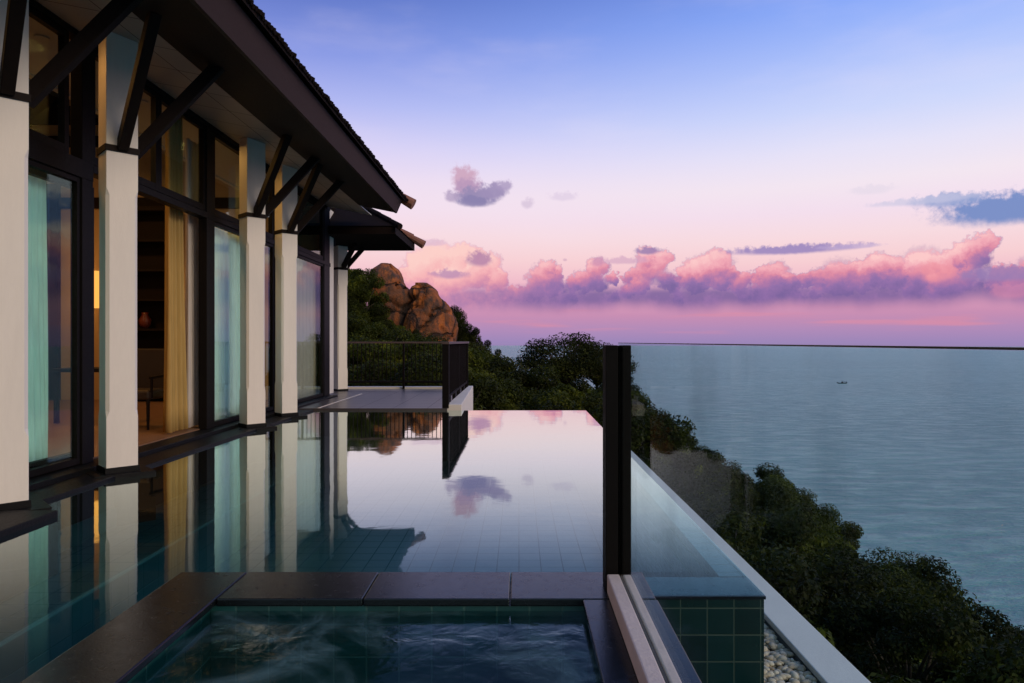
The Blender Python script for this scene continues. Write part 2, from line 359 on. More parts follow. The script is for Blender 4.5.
M['spa_water'] = water('spa_water', (0.50, 0.74, 0.78, 1), 0.56, 0.26, 6.5, 0.10, foam=0.85)

def glass(name, tint, ior, rough=0.0, streak=0.0, gloss=(1, 1, 1, 1)):
    m, g, out = newmat(name)
    fr = fres(g, ior)
    tc = tint
    if streak:
        p = obj_co(g)
        s1 = g.noise(g.vm('MULTIPLY', p, (1, 1.5, 1.0)), 2.0, 5, 0.6)
        k = g.m('SUBTRACT', 1.0, g.m('MULTIPLY', g.sm(s1, 0.45, 0.75), streak))
        tc = g.n('ShaderNodeVectorMath', {0: tint[:3], 3: k}, operation='SCALE').outputs[0]
    tr = g.n('ShaderNodeBsdfTransparent', {'Color': tc}); gl = g.n('ShaderNodeBsdfGlossy', {'Color': gloss, 'Roughness': rough})
    mx = g.n('ShaderNodeMixShader', {0: fr, 1: tr.outputs[0], 2: gl.outputs[0]})
    g.L.new(mx.outputs[0], out.inputs[0]); return m
M['pane'] = glass('window_glass', (0.93, 0.99, 0.98, 1), 1.36, gloss=(0.74, 0.96, 0.90, 1))
M['balustrade'] = glass('tinted_safety_glass', (0.90, 0.985, 0.97, 1), 1.035, 0.0, 0.10)
M['glass_edge'] = plain('glass_edge', (0.010, 0.022, 0.022), 0.25, 0.1)

def emit(name, col, s):
    m, g, out = newmat(name); e = g.n('ShaderNodeEmission', {'Color': tuple(col)+(1,), 'Strength': s}); g.L.new(e.outputs[0], out.inputs[0]); return m
M['lamp'] = emit('warm_lamp', (1.0, 0.62, 0.22), 14.0)
M['sconce'] = emit('sconce_glow', (1.0, 0.42, 0.08), 1.3)

def fabric(name, col, trans):
    m, g, out = newmat(name)
    n1 = g.noise(g.vm('MULTIPLY', obj_co(g), (1, 1, 0.15)), 20.0, 3, 0.5)
    c = g.n('ShaderNodeVectorMath', {0: col, 3: g.m('ADD', 0.8, g.m('MULTIPLY', n1, 0.4))}, operation='SCALE').outputs[0]
    d = g.n('ShaderNodeBsdfDiffuse', {'Color': c}); t = g.n('ShaderNodeBsdfTranslucent', {'Color': c})
    mx = g.n('ShaderNodeMixShader', {0: trans, 1: d.outputs[0], 2: t.outputs[0]}); g.L.new(mx.outputs[0], out.inputs[0]); return m
M['sheer'] = fabric('aqua_sheer', (0.72, 0.95, 0.93), 0.12)
M['beige_curtain'] = fabric('beige_curtain', (0.70, 0.62, 0.52), 0.3)
M['white_curtain'] = fabric('white_curtain', (0.75, 0.72, 0.68), 0.3)
M['gold_curtain'] = fabric('gold_curtain', (0.62, 0.44, 0.16), 0.3)

def leaf_mat(name, c0, c1, c2):
    m, g, out = newmat(name)
    geo = g.n('ShaderNodeNewGeometry'); oi = g.n('ShaderNodeObjectInfo')
    rnd = g.m('ADD', g.m('MULTIPLY', geo.outputs['Random Per Island'], 0.75), g.m('MULTIPLY', oi.outputs['Random'], 0.25))
    cl = g.noise(geo.outputs['Position'], 0.75, 4, 0.55)
    f = g.m('ADD', g.m('MULTIPLY', rnd, 0.5), g.m('MULTIPLY', g.sm(cl, 0.38, 0.62), 0.55))
    c = g.ramp(f, [(0.0, c0), (0.55, c1), (1.0, c2)])
    b = g.n('ShaderNodeBsdfPrincipled', {'Base Color': c, 'Roughness': 0.6, 'Specular IOR Level': 0.15})
    t = g.n('ShaderNodeBsdfTranslucent', {'Color': c})
    mx = g.n('ShaderNodeMixShader', {0: 0.35, 1: b.outputs[0], 2: t.outputs[0]}); g.L.new(mx.outputs[0], out.inputs[0]); return m
M['leaf'] = leaf_mat('foliage', (0.016, 0.019, 0.002), (0.038, 0.050, 0.006), (0.125, 0.140, 0.012))
M['leaf_dark'] = leaf_mat('foliage_dark', (0.013, 0.014, 0.002), (0.024, 0.031, 0.005), (0.072, 0.080, 0.010))
M['leaf_bright'] = leaf_mat('foliage_olive', (0.026, 0.031, 0.003), (0.060, 0.078, 0.007), (0.18, 0.195, 0.014))

def sea_mat():
    m, g, out = newmat('sea_water'); p = obj_co(g)
    n1 = g.noise(g.vm('MULTIPLY', p, (0.032, 0.095, 0)), 1.0, 6, 0.68)
    n2 = g.noise(g.vm('MULTIPLY', p, (0.0012, 0.006, 0)), 1.0, 4, 0.6)
    nb = g.n('ShaderNodeBump', {'Height': n1, 'Strength': 1.0, 'Distance': 9.0}).outputs[0]
    c = g.mix(g.sm(n2, 0.3, 0.7), (0.085, 0.295, 0.315, 1), (0.125, 0.37, 0.385, 1))
    c = g.mix(g.sm(n1, 0.44, 0.64, 0.0, 0.95), c, (0.27, 0.50, 0.50, 1))
    b = g.n('ShaderNodeBsdfPrincipled', {'Base Color': c, 'Roughness': 0.30, 'IOR': 1.33, 'Normal': nb})
    g.L.new(b.outputs[0], out.inputs[0]); return m
M['sea'] = sea_mat()

def rock_mat():
    m, g, out = newmat('orange_granite'); p = obj_co(g)
    n1 = g.noise(p, 0.5, 6, 0.65, 0.8); n2 = g.noise(g.vm('MULTIPLY', p, (1.6, 1.6, 0.35)), 1.0, 6, 0.65)
    c = g.ramp(n1, [(0.28, (0.055, 0.028, 0.018)), (0.42, (0.16, 0.062, 0.026)), (0.55, (0.34, 0.098, 0.024)), (0.68, (0.66, 0.20, 0.035))])
    st = g.sm(n2, 0.47, 0.62, 0.0, 0.85)
    c = g.mix(st, c, (0.045, 0.032, 0.026, 1))
    cr = g.n('ShaderNodeTexVoronoi', {'Vector': g.vm('ADD', p, g.n('ShaderNodeVectorMath', {0: g.xyz(n1, n2, n1), 3: 1.2}, operation='SCALE').outputs[0]), 'Scale': 0.42}, feature='DISTANCE_TO_EDGE').outputs['Distance']
    crack = g.sm(cr, 0.0, 0.05, 1.0, 0.0)
    c = g.mix(g.m('MULTIPLY', crack, 0.8), c, (0.02, 0.014, 0.012, 1))
    hgt = g.m('SUBTRACT', g.noise(p, 1.6, 8, 0.65), g.m('MULTIPLY', crack, 0.8))
    nb = g.n('ShaderNodeBump', {'Height': hgt, 'Strength': 1.0, 'Distance': 0.3}).outputs[0]
    b = g.n('ShaderNodeBsdfPrincipled', {'Base Color': c, 'Roughness': 0.85, 'Normal': nb}); g.L.new(b.outputs[0], out.inputs[0]); return m
M['rock'] = rock_mat()
def pebble_mat():
    m, g, out = newmat('pebble'); r = g.n('ShaderNodeNewGeometry').outputs['Random Per Island']
    c = g.ramp(r, [(0.0, (0.42, 0.33, 0.23)), (0.4, (0.60, 0.48, 0.35)), (0.75, (0.72, 0.60, 0.46)), (0.93, (0.80, 0.71, 0.58)), (1.0, (0.42, 0.25, 0.12))])
    n = g.noise(obj_co(g), 60, 3)
    c = g.mix(g.m('MULTIPLY', n, 0.3), c, (0.2, 0.17, 0.15, 1))
    b = g.n('ShaderNodeBsdfPrincipled', {'Base Color': c, 'Roughness': 0.75}); g.L.new(b.outputs[0], out.inputs[0]); return m
M['pebble'] = pebble_mat()

# ---------------------------------------------------------------- key levels
WZ = -1.20            # pool water
FX = -4.05            # facade plane
FZ = -1.12            # villa floor / sill

# ---------------------------------------------------------------- sea and hillside
sea_mb = MB()
rings = [0.0, 60, 200, 600, 1500, 4000, 8000, 13300]
pts = [(0,0,-80.0)]; NS = 96
for r in rings[1:]: pts += [(r*math.cos(2*math.pi*k/NS), r*math.sin(2*math.pi*k/NS), -80.0) for k in range(NS)]
fs = [(0, 1+k, 1+(k+1)%NS) for k in range(NS)]
for q in range(len(rings)-2):
    a = 1+q*NS; b = a+NS
    fs += [(a+k, b+k, b+(k+1)%NS, a+(k+1)%NS) for k in range(NS)]
sea_mb.add(pts, fs)
tag(build('sea', sea_mb, M['sea'], loc=(0,0,-80)), 'calm blue grey sea reaching the horizon', None, None, 'structure')

rng = random.Random(11)
# forward trees: photo column, photo row of the top, distance, height, kind
TREES = []
def ft(px, py, Y, h, kind, wide=1.0): 
    TREES.append(((px-CX)/F*Y, Y, (CY-py)/F*Y, h, kind, wide))
for i, px in enumerate(range(344, 486, 15)): ft(px+rng.uniform(-4,4), 356+rng.uniform(-10,10)+max(0,(px-440))*0.42, 21+rng.uniform(-1,1.2), 4.2, 'broad')
for i, px in enumerate(range(338, 600, 19)): ft(px+rng.uniform(-5,5), 338+max(0,px-420)*0.33+rng.uniform(-7,7), 27+rng.uniform(-1.5,1.5), 4.6, rng.choice(('broad','dense','olive')), 1.0)
for px, py in ((345,322),(362,318),(380,330),(398,338),(420,343),(440,347),(462,345),(484,358),(504,372),(530,381),(556,384),(580,387)): ft(px, py+rng.uniform(-3,3), 35+rng.uniform(-2,2), 5.0, rng.choice(('broad','dense','olive')))
for px, py in ((340,268),(352,264),(362,274),(350,292),(364,300),(374,312)): ft(px, py, 44+rng.uniform(-2,2), 5.0, rng.choice(('olive','broad')), 0.8)
for px, py in ((386,318),(400,328),(412,332),(424,336)): ft(px, py, 43.5+rng.uniform(-.6,.6), 3.6, rng.choice(('olive','dense')), 0.75)
for px, py in ((448,304),(455,310),(464,319),(474,331),(484,343),(494,352),(504,362),(516,374)): ft(px, py, 52+rng.uniform(-2,2), 4.6, 'dense', 0.72)
for px, py in ((478,362),(515,377),(538,392),(570,392),(596,392),(612,388)): ft(px, py, 31+rng.uniform(-1,1), 4.6, rng.choice(('dense','broad')))
for px, py in ((492,388),(525,400),(560,402),(595,404),(632,402),(660,425)): ft(px, py, 23+rng.uniform(-1,1), 4.6, rng.choice(('dense','broad')))
ft(566, 333, 41, 4.4, 'spread', 1.0); ft(598, 341, 43, 4.0, 'spread', 0.85)
ft(636, 396, 40, 5.0, 'dense', 0.8); ft(656, 408, 42, 4.6, 'dense', 0.8); ft(676, 424, 46, 4.6, 'dense', 0.8); ft(618, 372, 41, 4.8, 'dense', 0.8)
NFWD = len(TREES)
# right-hand slope below the parapet
def canopy(x): return -2.75-0.445*(x-2.2) if x < 14 else -8.0-1.15*(x-14)
y = 6.0
while y < 72:
    x = 3.0 + rng.uniform(0, 1.5)
    sp_ = 2.1 + y*0.018
    while x < 16.2:
        X, Yv = x+rng.uniform(-.6,.6), y+rng.uniform(-.7,.7)
        px = CX+F*X/Yv
        if px < 1110:
            z = canopy(X)+rng.uniform(-0.65, 0.75)
            if Yv > 40: z -= (Yv-40)*0.015
            TREES.append((X, Yv, z, rng.uniform(3.6, 4.8), rng.choice(('broad','dense','dense','olive')), rng.uniform(.85,1.15)))
        x += sp_*rng.uniform(.9,1.15)
    y += sp_
ctrl = [(t[0], t[1], t[2]-t[3]) for t in TREES]
for yy in (-30, -10, 5, 20, 40, 60):
    for xx, zz in ((30,-32),(50,-55),(80,-84),(110,-100)): ctrl.append((xx, yy, zz))
for yy in range(-6, 66, 4):
    for xx, zz in ((17.5,-14.8),(20,-18.5),(23,-23),(26,-27)): ctrl.append((xx, yy, zz))
for xx in (-60,-40,-25,-14,-6,0): ctrl.append((xx, -12, -6)); ctrl.append((xx, 4, -6)); ctrl.append((xx, 14, -5.5))
for xx, zz in ((-60,24),(-40,16),(-25,9)): ctrl += [(xx, 30, zz*0.35), (xx, 50, zz)]
for xx, zz in ((-60,10),(-30,0),(-12,-10),(0,-20),(15,-30)): ctrl.append((xx, 75, zz))
for xx in (-60,-30,0,30,60): ctrl += [(xx, 105, -55), (xx, 140, -90)]
CT = np.array(ctrl)
def ground(x, y):
    d2 = (CT[:,0]-x)**2+(CT[:,1]-y)**2+0.6
    w = d2**-1.9
    return float((w*CT[:,2]).sum()/w.sum())
tb = MB(); NX, NY = 116, 110
xs = np.linspace(-62, 112, NX); ys = np.linspace(-22, 140, NY)
for yy in ys:
    for xx in xs:
        z = ground(xx, yy)
        if xx > 1.8: z = min(z, canopy(xx)-3.9-max(0, xx-14)*0.35)
        if -9 < xx < 1.0 and -5 < yy < 16.5: z = min(z, -5.2)
        tb.v.append((xx, yy, z))
for j in range(NY-1):
    for i in range(NX-1): tb.f.append((j*NX+i, j*NX+i+1, (j+1)*NX+i+1, (j+1)*NX+i))
tag(build('hillside', tb, M['soil'], smooth=True), 'steep wooded hillside falling from the villa to the sea', None, None, 'structure')

# ---------------------------------------------------------------- tree makers
def crown_np(seed, rx, ry_, rz, cz, nclump, nleaf, ls, flat=0.75, shell=0.55, low=-0.75):
    r = np.random.default_rng(seed); cs = []
    while len(cs) < nclump:
        p = r.normal(size=3); p /= np.linalg.norm(p)
        if p[2] < low: continue
        p *= r.uniform(shell, 1.0)
        cs.append((p[0]*rx, p[1]*ry_, p[2]*rz+cz))
    cs = np.array(cs); rad = r.uniform(0.22, 0.42, nclump)*min(rx, ry_, rz*1.4)
    idx = r.integers(0, nclump, nleaf)
    q = r.normal(size=(nleaf, 3)); q /= np.linalg.norm(q, axis=1)[:, None]
    q *= (r.uniform(0.35, 1.0, nleaf)**0.6)[:, None]
    c = cs[idx]+q*rad[idx][:, None]*np.array([1.1, 1.1, flat])
    n = q*0.6+r.normal(size=(nleaf, 3))*0.5+np.array([0, 0, 0.45]); n /= np.linalg.norm(n, axis=1)[:, None]
    a = np.cross(n, r.normal(size=(nleaf, 3))); a /= np.linalg.norm(a, axis=1)[:, None]; b = np.cross(n, a)
    s = ls*r.uniform(0.6, 1.3, nleaf)[:, None]
    v0 = c-a*s; v1 = c+b*s*0.42+n*s*0.12; v2 = c+a*s; v3 = c-b*s*0.42+n*s*0.12
    v = np.stack([v0, v1, v2, v3], 1).reshape(-1, 3)
    f = np.arange(nleaf*4).reshape(-1, 4)
    return v, f, cs
def np_mesh(name, v, f, mat):
    me = bpy.data.meshes.new(name); me.vertices.add(len(v)); me.vertices.foreach_set('co', v.astype(np.float32).ravel())
    me.loops.add(f.size); me.loops.foreach_set('vertex_index', f.astype(np.int32).ravel())
    me.polygons.add(len(f)); me.polygons.foreach_set('loop_start', np.arange(0, f.size, 4, dtype=np.int32))
    me.update(calc_edges=True); me.materials.append(mat); return me
def trunk_mesh(cs, H, seed, fork=0.35, rad=0.13):
    mb = MB(); r = random.Random(seed)
    mid = (r.uniform(-.15,.15), r.uniform(-.15,.15), H*fork)
    mb.tube([(0,0,-0.6), (mid[0]*.5, mid[1]*.5, H*fork*.5), mid], [rad*1.3, rad, rad*.8], 7)
    for c in cs:
        c = Vector(c); m_ = Vector(mid); k = m_.lerp(c, 0.5)+Vector((r.uniform(-.1,.1), r.uniform(-.1,.1), 0.08*H))
        mb.tube([m_, k, c], [rad*.5, rad*.3, rad*.1], 5)
    me = bpy.data.meshes.new('trunk'); me.from_pydata(mb.v, [], mb.f); me.materials.append(M['bark']); me.polygons.foreach_set('use_smooth', [True]*len(me.polygons)); return me
VAR = {}
def variants(kind, n, f):
    VAR[kind] = [f(i) for i in range(n)]
def mk(seed, H, rx, rz, cz, nc, nl, ls, mat, **k):
    fork = k.pop('fork', .35); rad = k.pop('rad', .12)
    v, f, cs = crown_np(seed, rx, rx*0.95, rz, cz, nc, nl, ls, **k)
    return np_mesh('crown', v, f, M[mat]), trunk_mesh(cs, H, seed, fork, rad), H
variants('broad', 4, lambda i: mk(20+i, 4.5, 1.75, 1.65, 2.9, 26, 20000, 0.066, 'leaf'))
variants('dense', 4, lambda i: mk(40+i, 4.5, 1.6, 1.85, 2.75, 34, 21000, 0.060, 'leaf_dark'))
variants('olive', 3, lambda i: mk(60+i, 4.5, 1.65, 1.7, 2.9, 24, 17000, 0.070, 'leaf_bright'))
variants('spread', 2, lambda i: mk(80+i, 4.5, 2.7, 1.7, 2.7, 90, 15000, 0.085, 'leaf_dark', low=-0.55, shell=0.7, fork=.3, rad=.10, flat=.55))
LAB = {'broad': 'mid green broad leaved tree', 'dense': 'dark dense crowned tree', 'olive': 'olive green loose crowned tree', 'spread': 'spreading flat topped tree with sky showing through its branches'}
protos = {}
def place_tree(x, y, ztop, h, kind, wide, label, group):
    k = rng.randrange(len(VAR[kind])); cr, tr, H = VAR[kind][k]
    root = empty('spreading_tree' if kind == 'spread' else 'hillside_tree', (x, y, ztop-h), label, 'tree', group)
    root.rotation_euler.z = rng.uniform(0, 6.28); s = h/H; root.scale = (s*wide, s*wide, s)
    for nm, me in (('crown', cr), ('trunk', tr)):
        o = bpy.data.objects.new(nm, me); COL.objects.link(o); o.parent = root
for i, (x, y, z, h, kind, wide) in enumerate(TREES):
    if kind == 'spread':
        lab = 'tallest flat topped spreading tree against the sea beyond the pool edge' if wide > .9 else 'smaller spreading tree just left of the dark glass post'
        grp = None
    elif i < NFWD:
        px = CX+F*x/y
        where = 'on the slope behind the terrace railing' if px < 445 else 'on the slope beyond the far pool edge'
        if y > 42 and px < 376: where = 'on the hilltop left of the boulders'
        elif y > 42 and px < 430: where = 'at the foot of the boulders'
        elif y > 48: where = 'on the skyline right of the boulders'
        elif px > 612: where = 'beyond the glass post at the top of the slope'
        lab = LAB[kind]+' '+where; grp = LAB[kind]+'s '+where
    else:
        lab = LAB[kind]+' on the steep slope below the white parapet'; grp = LAB[kind]+'s below the white parapet'
    place_tree(x, y, z, h, kind, wide, lab, grp)
# ground cover between the trees
def undergrowth():
    r = np.random.default_rng(5); n = 42000
    xs_ = r.uniform(-14, 17, n); ys_ = r.uniform(5, 72, n)
    keep = ~((xs_ < 2.6) & (ys_ < 18.5)); xs_, ys_ = xs_[keep], ys_[keep]
    px = CX+F*xs_/ys_; kp = (px > 320) & (px < 1080); xs_, ys_ = xs_[kp], ys_[kp]; n = len(xs_)
    zs = np.array([ground(a, b) for a, b in zip(xs_, ys_)])+r.uniform(-0.1, 1.3, n)
    c = np.stack([xs_, ys_, zs], 1)
    nn = r.normal(size=(n,3))*0.5+np.array([0,0,.8]); nn /= np.linalg.norm(nn, axis=1)[:,None]
    a = np.cross(nn, r.normal(size=(n,3))); a /= np.linalg.norm(a, axis=1)[:,None]; b = np.cross(nn, a)
    s = r.uniform(0.12, 0.3, n)[:,None]
    v = np.stack([c-a*s, c+b*s*.45, c+a*s, c-b*s*.45], 1).reshape(-1,3)
    o = bpy.data.objects.new('undergrowth', np_mesh('undergrowth', v, np.arange(n*4).reshape(-1,4), M['leaf_dark'])); COL.objects.link(o)
    tag(o, 'low leafy undergrowth covering the hillside between the trees', 'undergrowth', None, 'stuff')
undergrowth()

# ---------------------------------------------------------------- boulders
def boulder(name, label, px0, px1, py0, py1, Y, depth, seed, prof):
    """prof: outline half-widths (left, right) as fractions of the width at heights 0..1"""
    x0, x1 = (px0-CX)/F*Y, (px1-CX)/F*Y; z1, z0 = (CY-py0)/F*Y, (CY-py1)/F*Y
    import mathutils.noise as mn
    mb = MB(); nl, ns = 40, 56; rings = []
    for k in range(nl+1):
        t = k/nl
        j = t*(len(prof)-1); a = min(int(j), len(prof)-2); f = j-a
        l = prof[a][0]*(1-f)+prof[a+1][0]*f; r_ = prof[a][1]*(1-f)+prof[a+1][1]*f
        cx = x0+(l+r_)/2*(x1-x0); hw = (r_-l)/2*(x1-x0); hd = depth*hw/((x1-x0)/2)*0.9
        ring = []
        for q in range(ns):
            th = 2*math.pi*q/ns
            c_, s_ = math.cos(th), math.sin(th); e = 0.75
            c_ = math.copysign(abs(c_)**e, c_); s_ = math.copysign(abs(s_)**e, s_)
            p = Vector((cx+hw*c_, Y+depth*0.3+hd*s_, z0+(z1-z0)*t))
            nv = mn.noise(p*0.55+Vector((seed,0,0)))*0.45+mn.noise(p*1.5+Vector((0,seed,0)))*0.07+mn.noise(p*4)*0.05
            ridge = abs(mn.noise(p*0.8+Vector((seed*2, 3, 1))))
            nv -= max(0, 0.09-ridge)*4.5
            k2 = min(1, hw/0.8)
            p += Vector((c_, s_, 0.15))*nv*k2
            ring.append(p)
        rings.append(ring)
    mb.loft(rings)
    o = build(name, mb, M['rock'], loc=((x0+x1)/2, Y, z0), smooth=True); tag(o, label, 'boulder'); return o
boulder('boulder', 'rounded orange granite boulder, the taller one on the hill with a cracked top', 363, 415, 262, 338, 47, 2.2, 3,
        [(0.02,0.98),(0.0,1.0),(0.0,1.0),(0.0,1.0),(0.03,1.0),(0.05,1.0),(0.06,0.97),(0.08,0.92),(0.10,0.84),(0.14,0.76),(0.20,0.66),(0.32,0.52)])
boulder('boulder', 'rust coloured upright boulder on the right of the pair, dark streaked', 404, 455, 282, 352, 46, 2.0, 8,
        [(0.04,1.0),(0.02,1.0),(0.0,1.0),(0.0,0.99),(0.01,0.98),(0.02,0.96),(0.03,0.92),(0.05,0.86),(0.08,0.78),(0.11,0.68),(0.15,0.56),(0.20,0.42)])

# ---------------------------------------------------------------- fishing boat
bt = empty('fishing_boat', ((842-CX)/F*1300, 1300, -80), 'small dark fishing boat far out on the sea', 'boat')
def boat():
    X, Y, Z = bt.location; mb = MB()
    secs = [(-10, 0.25, 2.6, 1.6), (-8, 1.2, 1.9, 0.2), (-4, 1.8, 1.4, -0.3), (2, 1.9, 1.3, -0.3), (6, 1.7, 1.6, -0.2), (9.5, 0.9, 2.5, 0.4)]
    mb.loft([[(X+x, Y-w, Z+zt), (X+x, Y-w*.6, Z+zb), (X+x, Y+w*.6, Z+zb), (X+x, Y+w, Z+zt)] for x, w, zt, zb in secs])
    build('hull', mb, M['boat'], bt)
    mb = MB().box(X-1, Y-1.3, Z+1.2, X+2, Y+1.3, Z+3.6); build('cabin', mb, M['boat'], bt, bevel=0.15)
    mb = MB().box(X+4.6, Y-1.3, Z+3.9, X+8.6, Y+1.3, Z+4.2)
    for a in (4.8, 8.4):
        for b in (-1.1, 1.1): mb.tube([(X+a, Y+b, Z+1.2), (X+a, Y+b, Z+4.0)], 0.14, 6)
    build('canopy', mb, M['boat'], bt)
    build('mast', MB().tube([(X+0.5, Y, Z+3.5), (X+0.5, Y, Z+6.5)], 0.12, 6), M['boat'], bt)
boat()

# ---------------------------------------------------------------- pool and spa
POOLY = 11.88; PX1 = 1.165; COPY0, COPY1 = 3.13, 3.50; SPX0, SPX1 = -1.39, 0.292; LX = -1.73
def sheet(x0, y0, x1, y1, z): return MB().add([(x0,y0,z),(x1,y0,z),(x1,y1,z),(x0,y1,z)], [(0,1,2,3)])
pool = empty('infinity_pool', (-1.2, 7.5, -2.1), 'infinity swimming pool lined with teal tiles between villa and sea', 'swimming pool')
FLZ = -2.05
mb = MB().box(-4.6, -1.5, FLZ-0.2, PX1-0.14, POOLY-0.16, FLZ); build('pool_floor', mb, M['pool_tile'], pool)
mb = MB().box(PX1-0.138, COPY1-0.001, -5.0, PX1, POOLY, WZ-0.004); mb.box(-1.2, POOLY-0.158, -5.0, PX1-0.142, POOLY-0.002, WZ-0.004)
build('infinity_edge', mb, M['edge_tile'], pool)
mb = MB().box(-3.52, -1.5, FLZ+0.002, -2.75, POOLY-0.2, -1.62); mb.box(-4.6, -1.5, FLZ+0.004, -3.522, 6.2, -1.45)
build('underwater_step', mb, M['pool_tile'], pool)
mb = MB().box(-2.775, -1.5, -1.618, -2.745, POOLY-0.2, -1.605); build('step_edge_trim', mb, plain('step_trim', (0.05, 0.14, 0.14), 0.4, 0.2), pool)
wm = MB()
wm.add([(-4.6,-1.5,WZ),(LX+0.02,-1.5,WZ),(LX+0.02,COPY1-0.02,WZ),(0.634,COPY1-0.02,WZ),(0.634,3.235,WZ),(PX1,3.235,WZ),(PX1,POOLY,WZ),(-4.6,POOLY,WZ)], [(0,1,2,3,4,5,6,7)])
tag(build('pool_water', wm, M['pool_water'], loc=(0,6,WZ)), 'still pool water mirroring the dusk sky and the villa', None, None, 'structure')
# cross coping and the wall under it
def slabs(x0, y0, x1, y1, axis, n, z1=-1.18, th=0.035, gap=0.004):
    mb = MB()
    for k in range(n):
        if axis == 'x': a = x0+(x1-x0)*k/n; b = x0+(x1-x0)*(k+1)/n; mb.box(a+gap/2, y0, z1-th, b-gap/2, y1, z1)
        else: a = y0+(y1-y0)*k/n; b = y0+(y1-y0)*(k+1)/n; mb.box(x0, a+gap/2, z1-th, x1, b-gap/2, z1)
    return mb
mb = slabs(-1.39, COPY0, 0.632, COPY1, 'x', 3); mb.v += slabs(0, 0, 1, 1, 'x', 0).v
build('coping', mb, M['slate'], pool, bevel=0.006)
mb = MB().box(LX+0.03, COPY0+0.03, -5.0, 0.60, COPY1-0.03, -1.216).box(0.601, 3.24, -5.0, PX1-0.002, COPY1-0.002, -1.222); build('divider_wall', mb, M['edge_tile'], pool)
build('overflow_lip', MB().box(0.636, 3.232, -1.2215, PX1+0.004, COPY1-0.004, -1.2065), M['slate'], pool)
spa = empty('spa_pool', (-0.55, 1.9, -2.1), 'sunken spa pool with dark stone coping and swirling water', 'spa pool')
mb = slabs(LX, -0.4, SPX0-0.003, COPY1, 'y', 3); build('coping', mb, M['slate'], spa, bevel=0.006).data.materials
mb = slabs(SPX1, -0.4, 0.635, COPY0-0.004, 'y', 3); build('coping', mb, M['slate'], spa, bevel=0.006)
mb = MB().box(LX+0.03, -0.4, -3.0, SPX0-0.03, COPY0+0.028, -1.216); mb.box(SPX1+0.03, -0.4, -5.0, 0.62, COPY0+0.028, -1.216)
mb.box(SPX0-0.028, COPY0+0.012, -3.0, SPX1+0.028, COPY0+0.028, -1.216)
mb.box(SPX0-0.028, -0.4, -2.2, SPX1+0.028, COPY0+0.010, -2.02)
build('basin', mb, M['spa_tile'], spa)
mb = MB().box(SPX0-0.026, -0.3, -2.018, SPX0+0.35, COPY0+0.008, -1.62); build('seat_ledge', mb, M['spa_tile'], spa)
sw_ = sheet(SPX0-0.02, -0.38, SPX1+0.02, COPY0+0.01, -1.240)
tag(build('spa_water', sw_, M['spa_water'], loc=(0,1,-1.240)), 'dark swirling water in the spa', None, None, 'structure')

# stone ledge at the foot of the villa
led = empty('stone_ledge', (-3.7, 8, WZ), 'black granite ledge along the foot of the villa glass', 'ledge')
mb = MB().prism([(-3.85,5.25),(-3.53,4.95),(-3.53,POOLY-0.14),(-3.85,POOLY-0.14)], -1.60, -1.174); build('long_slab', mb, M['ledge'], led, bevel=0.008)
mb = MB().box(-4.3, 2.0, -1.6, -3.17, 4.70, -1.160); build('corner_slab', mb, M['ledge'], led, bevel=0.008)

# ---------------------------------------------------------------- glass balustrade, parapet, pebbles
bal = empty('glass_balustrade', (0.47, 3.2, -1.18), 'frameless tinted glass balustrade with one dark square post and stone plinth tinted with pink sky light', 'balustrade')
mb = MB().box(0.412, -0.4, -1.178, 0.470, 3.20, -1.09); mb.box(0.486, -0.4, -1.178, 0.524, 3.20, -1.092); build('plinth', mb, M['plinth'], bal, bevel=0.006)
mb = MB().box(0.4705, -0.4, -1.178, 0.4855, 3.20, -1.10); build('sealant_joint', mb, M['groove'], bal)
mb = MB().box(0.410, 3.225, -1.178, 0.468, 3.345, -0.018); mb.box(0.488, 3.225, -1.178, 0.530, 3.345, -0.018); mb.box(0.468, 3.262, -1.178, 0.488, 3.33, -0.020); build('post', mb, M['rail'], bal, bevel=0.003)
mb = MB().box(0.4725, -0.4, -1.10, 0.4835, 3.25, -0.0085); gp = build('glass_panel', mb, M['balustrade'], bal)
mb = MB().box(0.4720, -0.4, -0.0082, 0.4840, 3.25, -0.0055); build('panel_edge', mb, M['glass_edge'], gp)

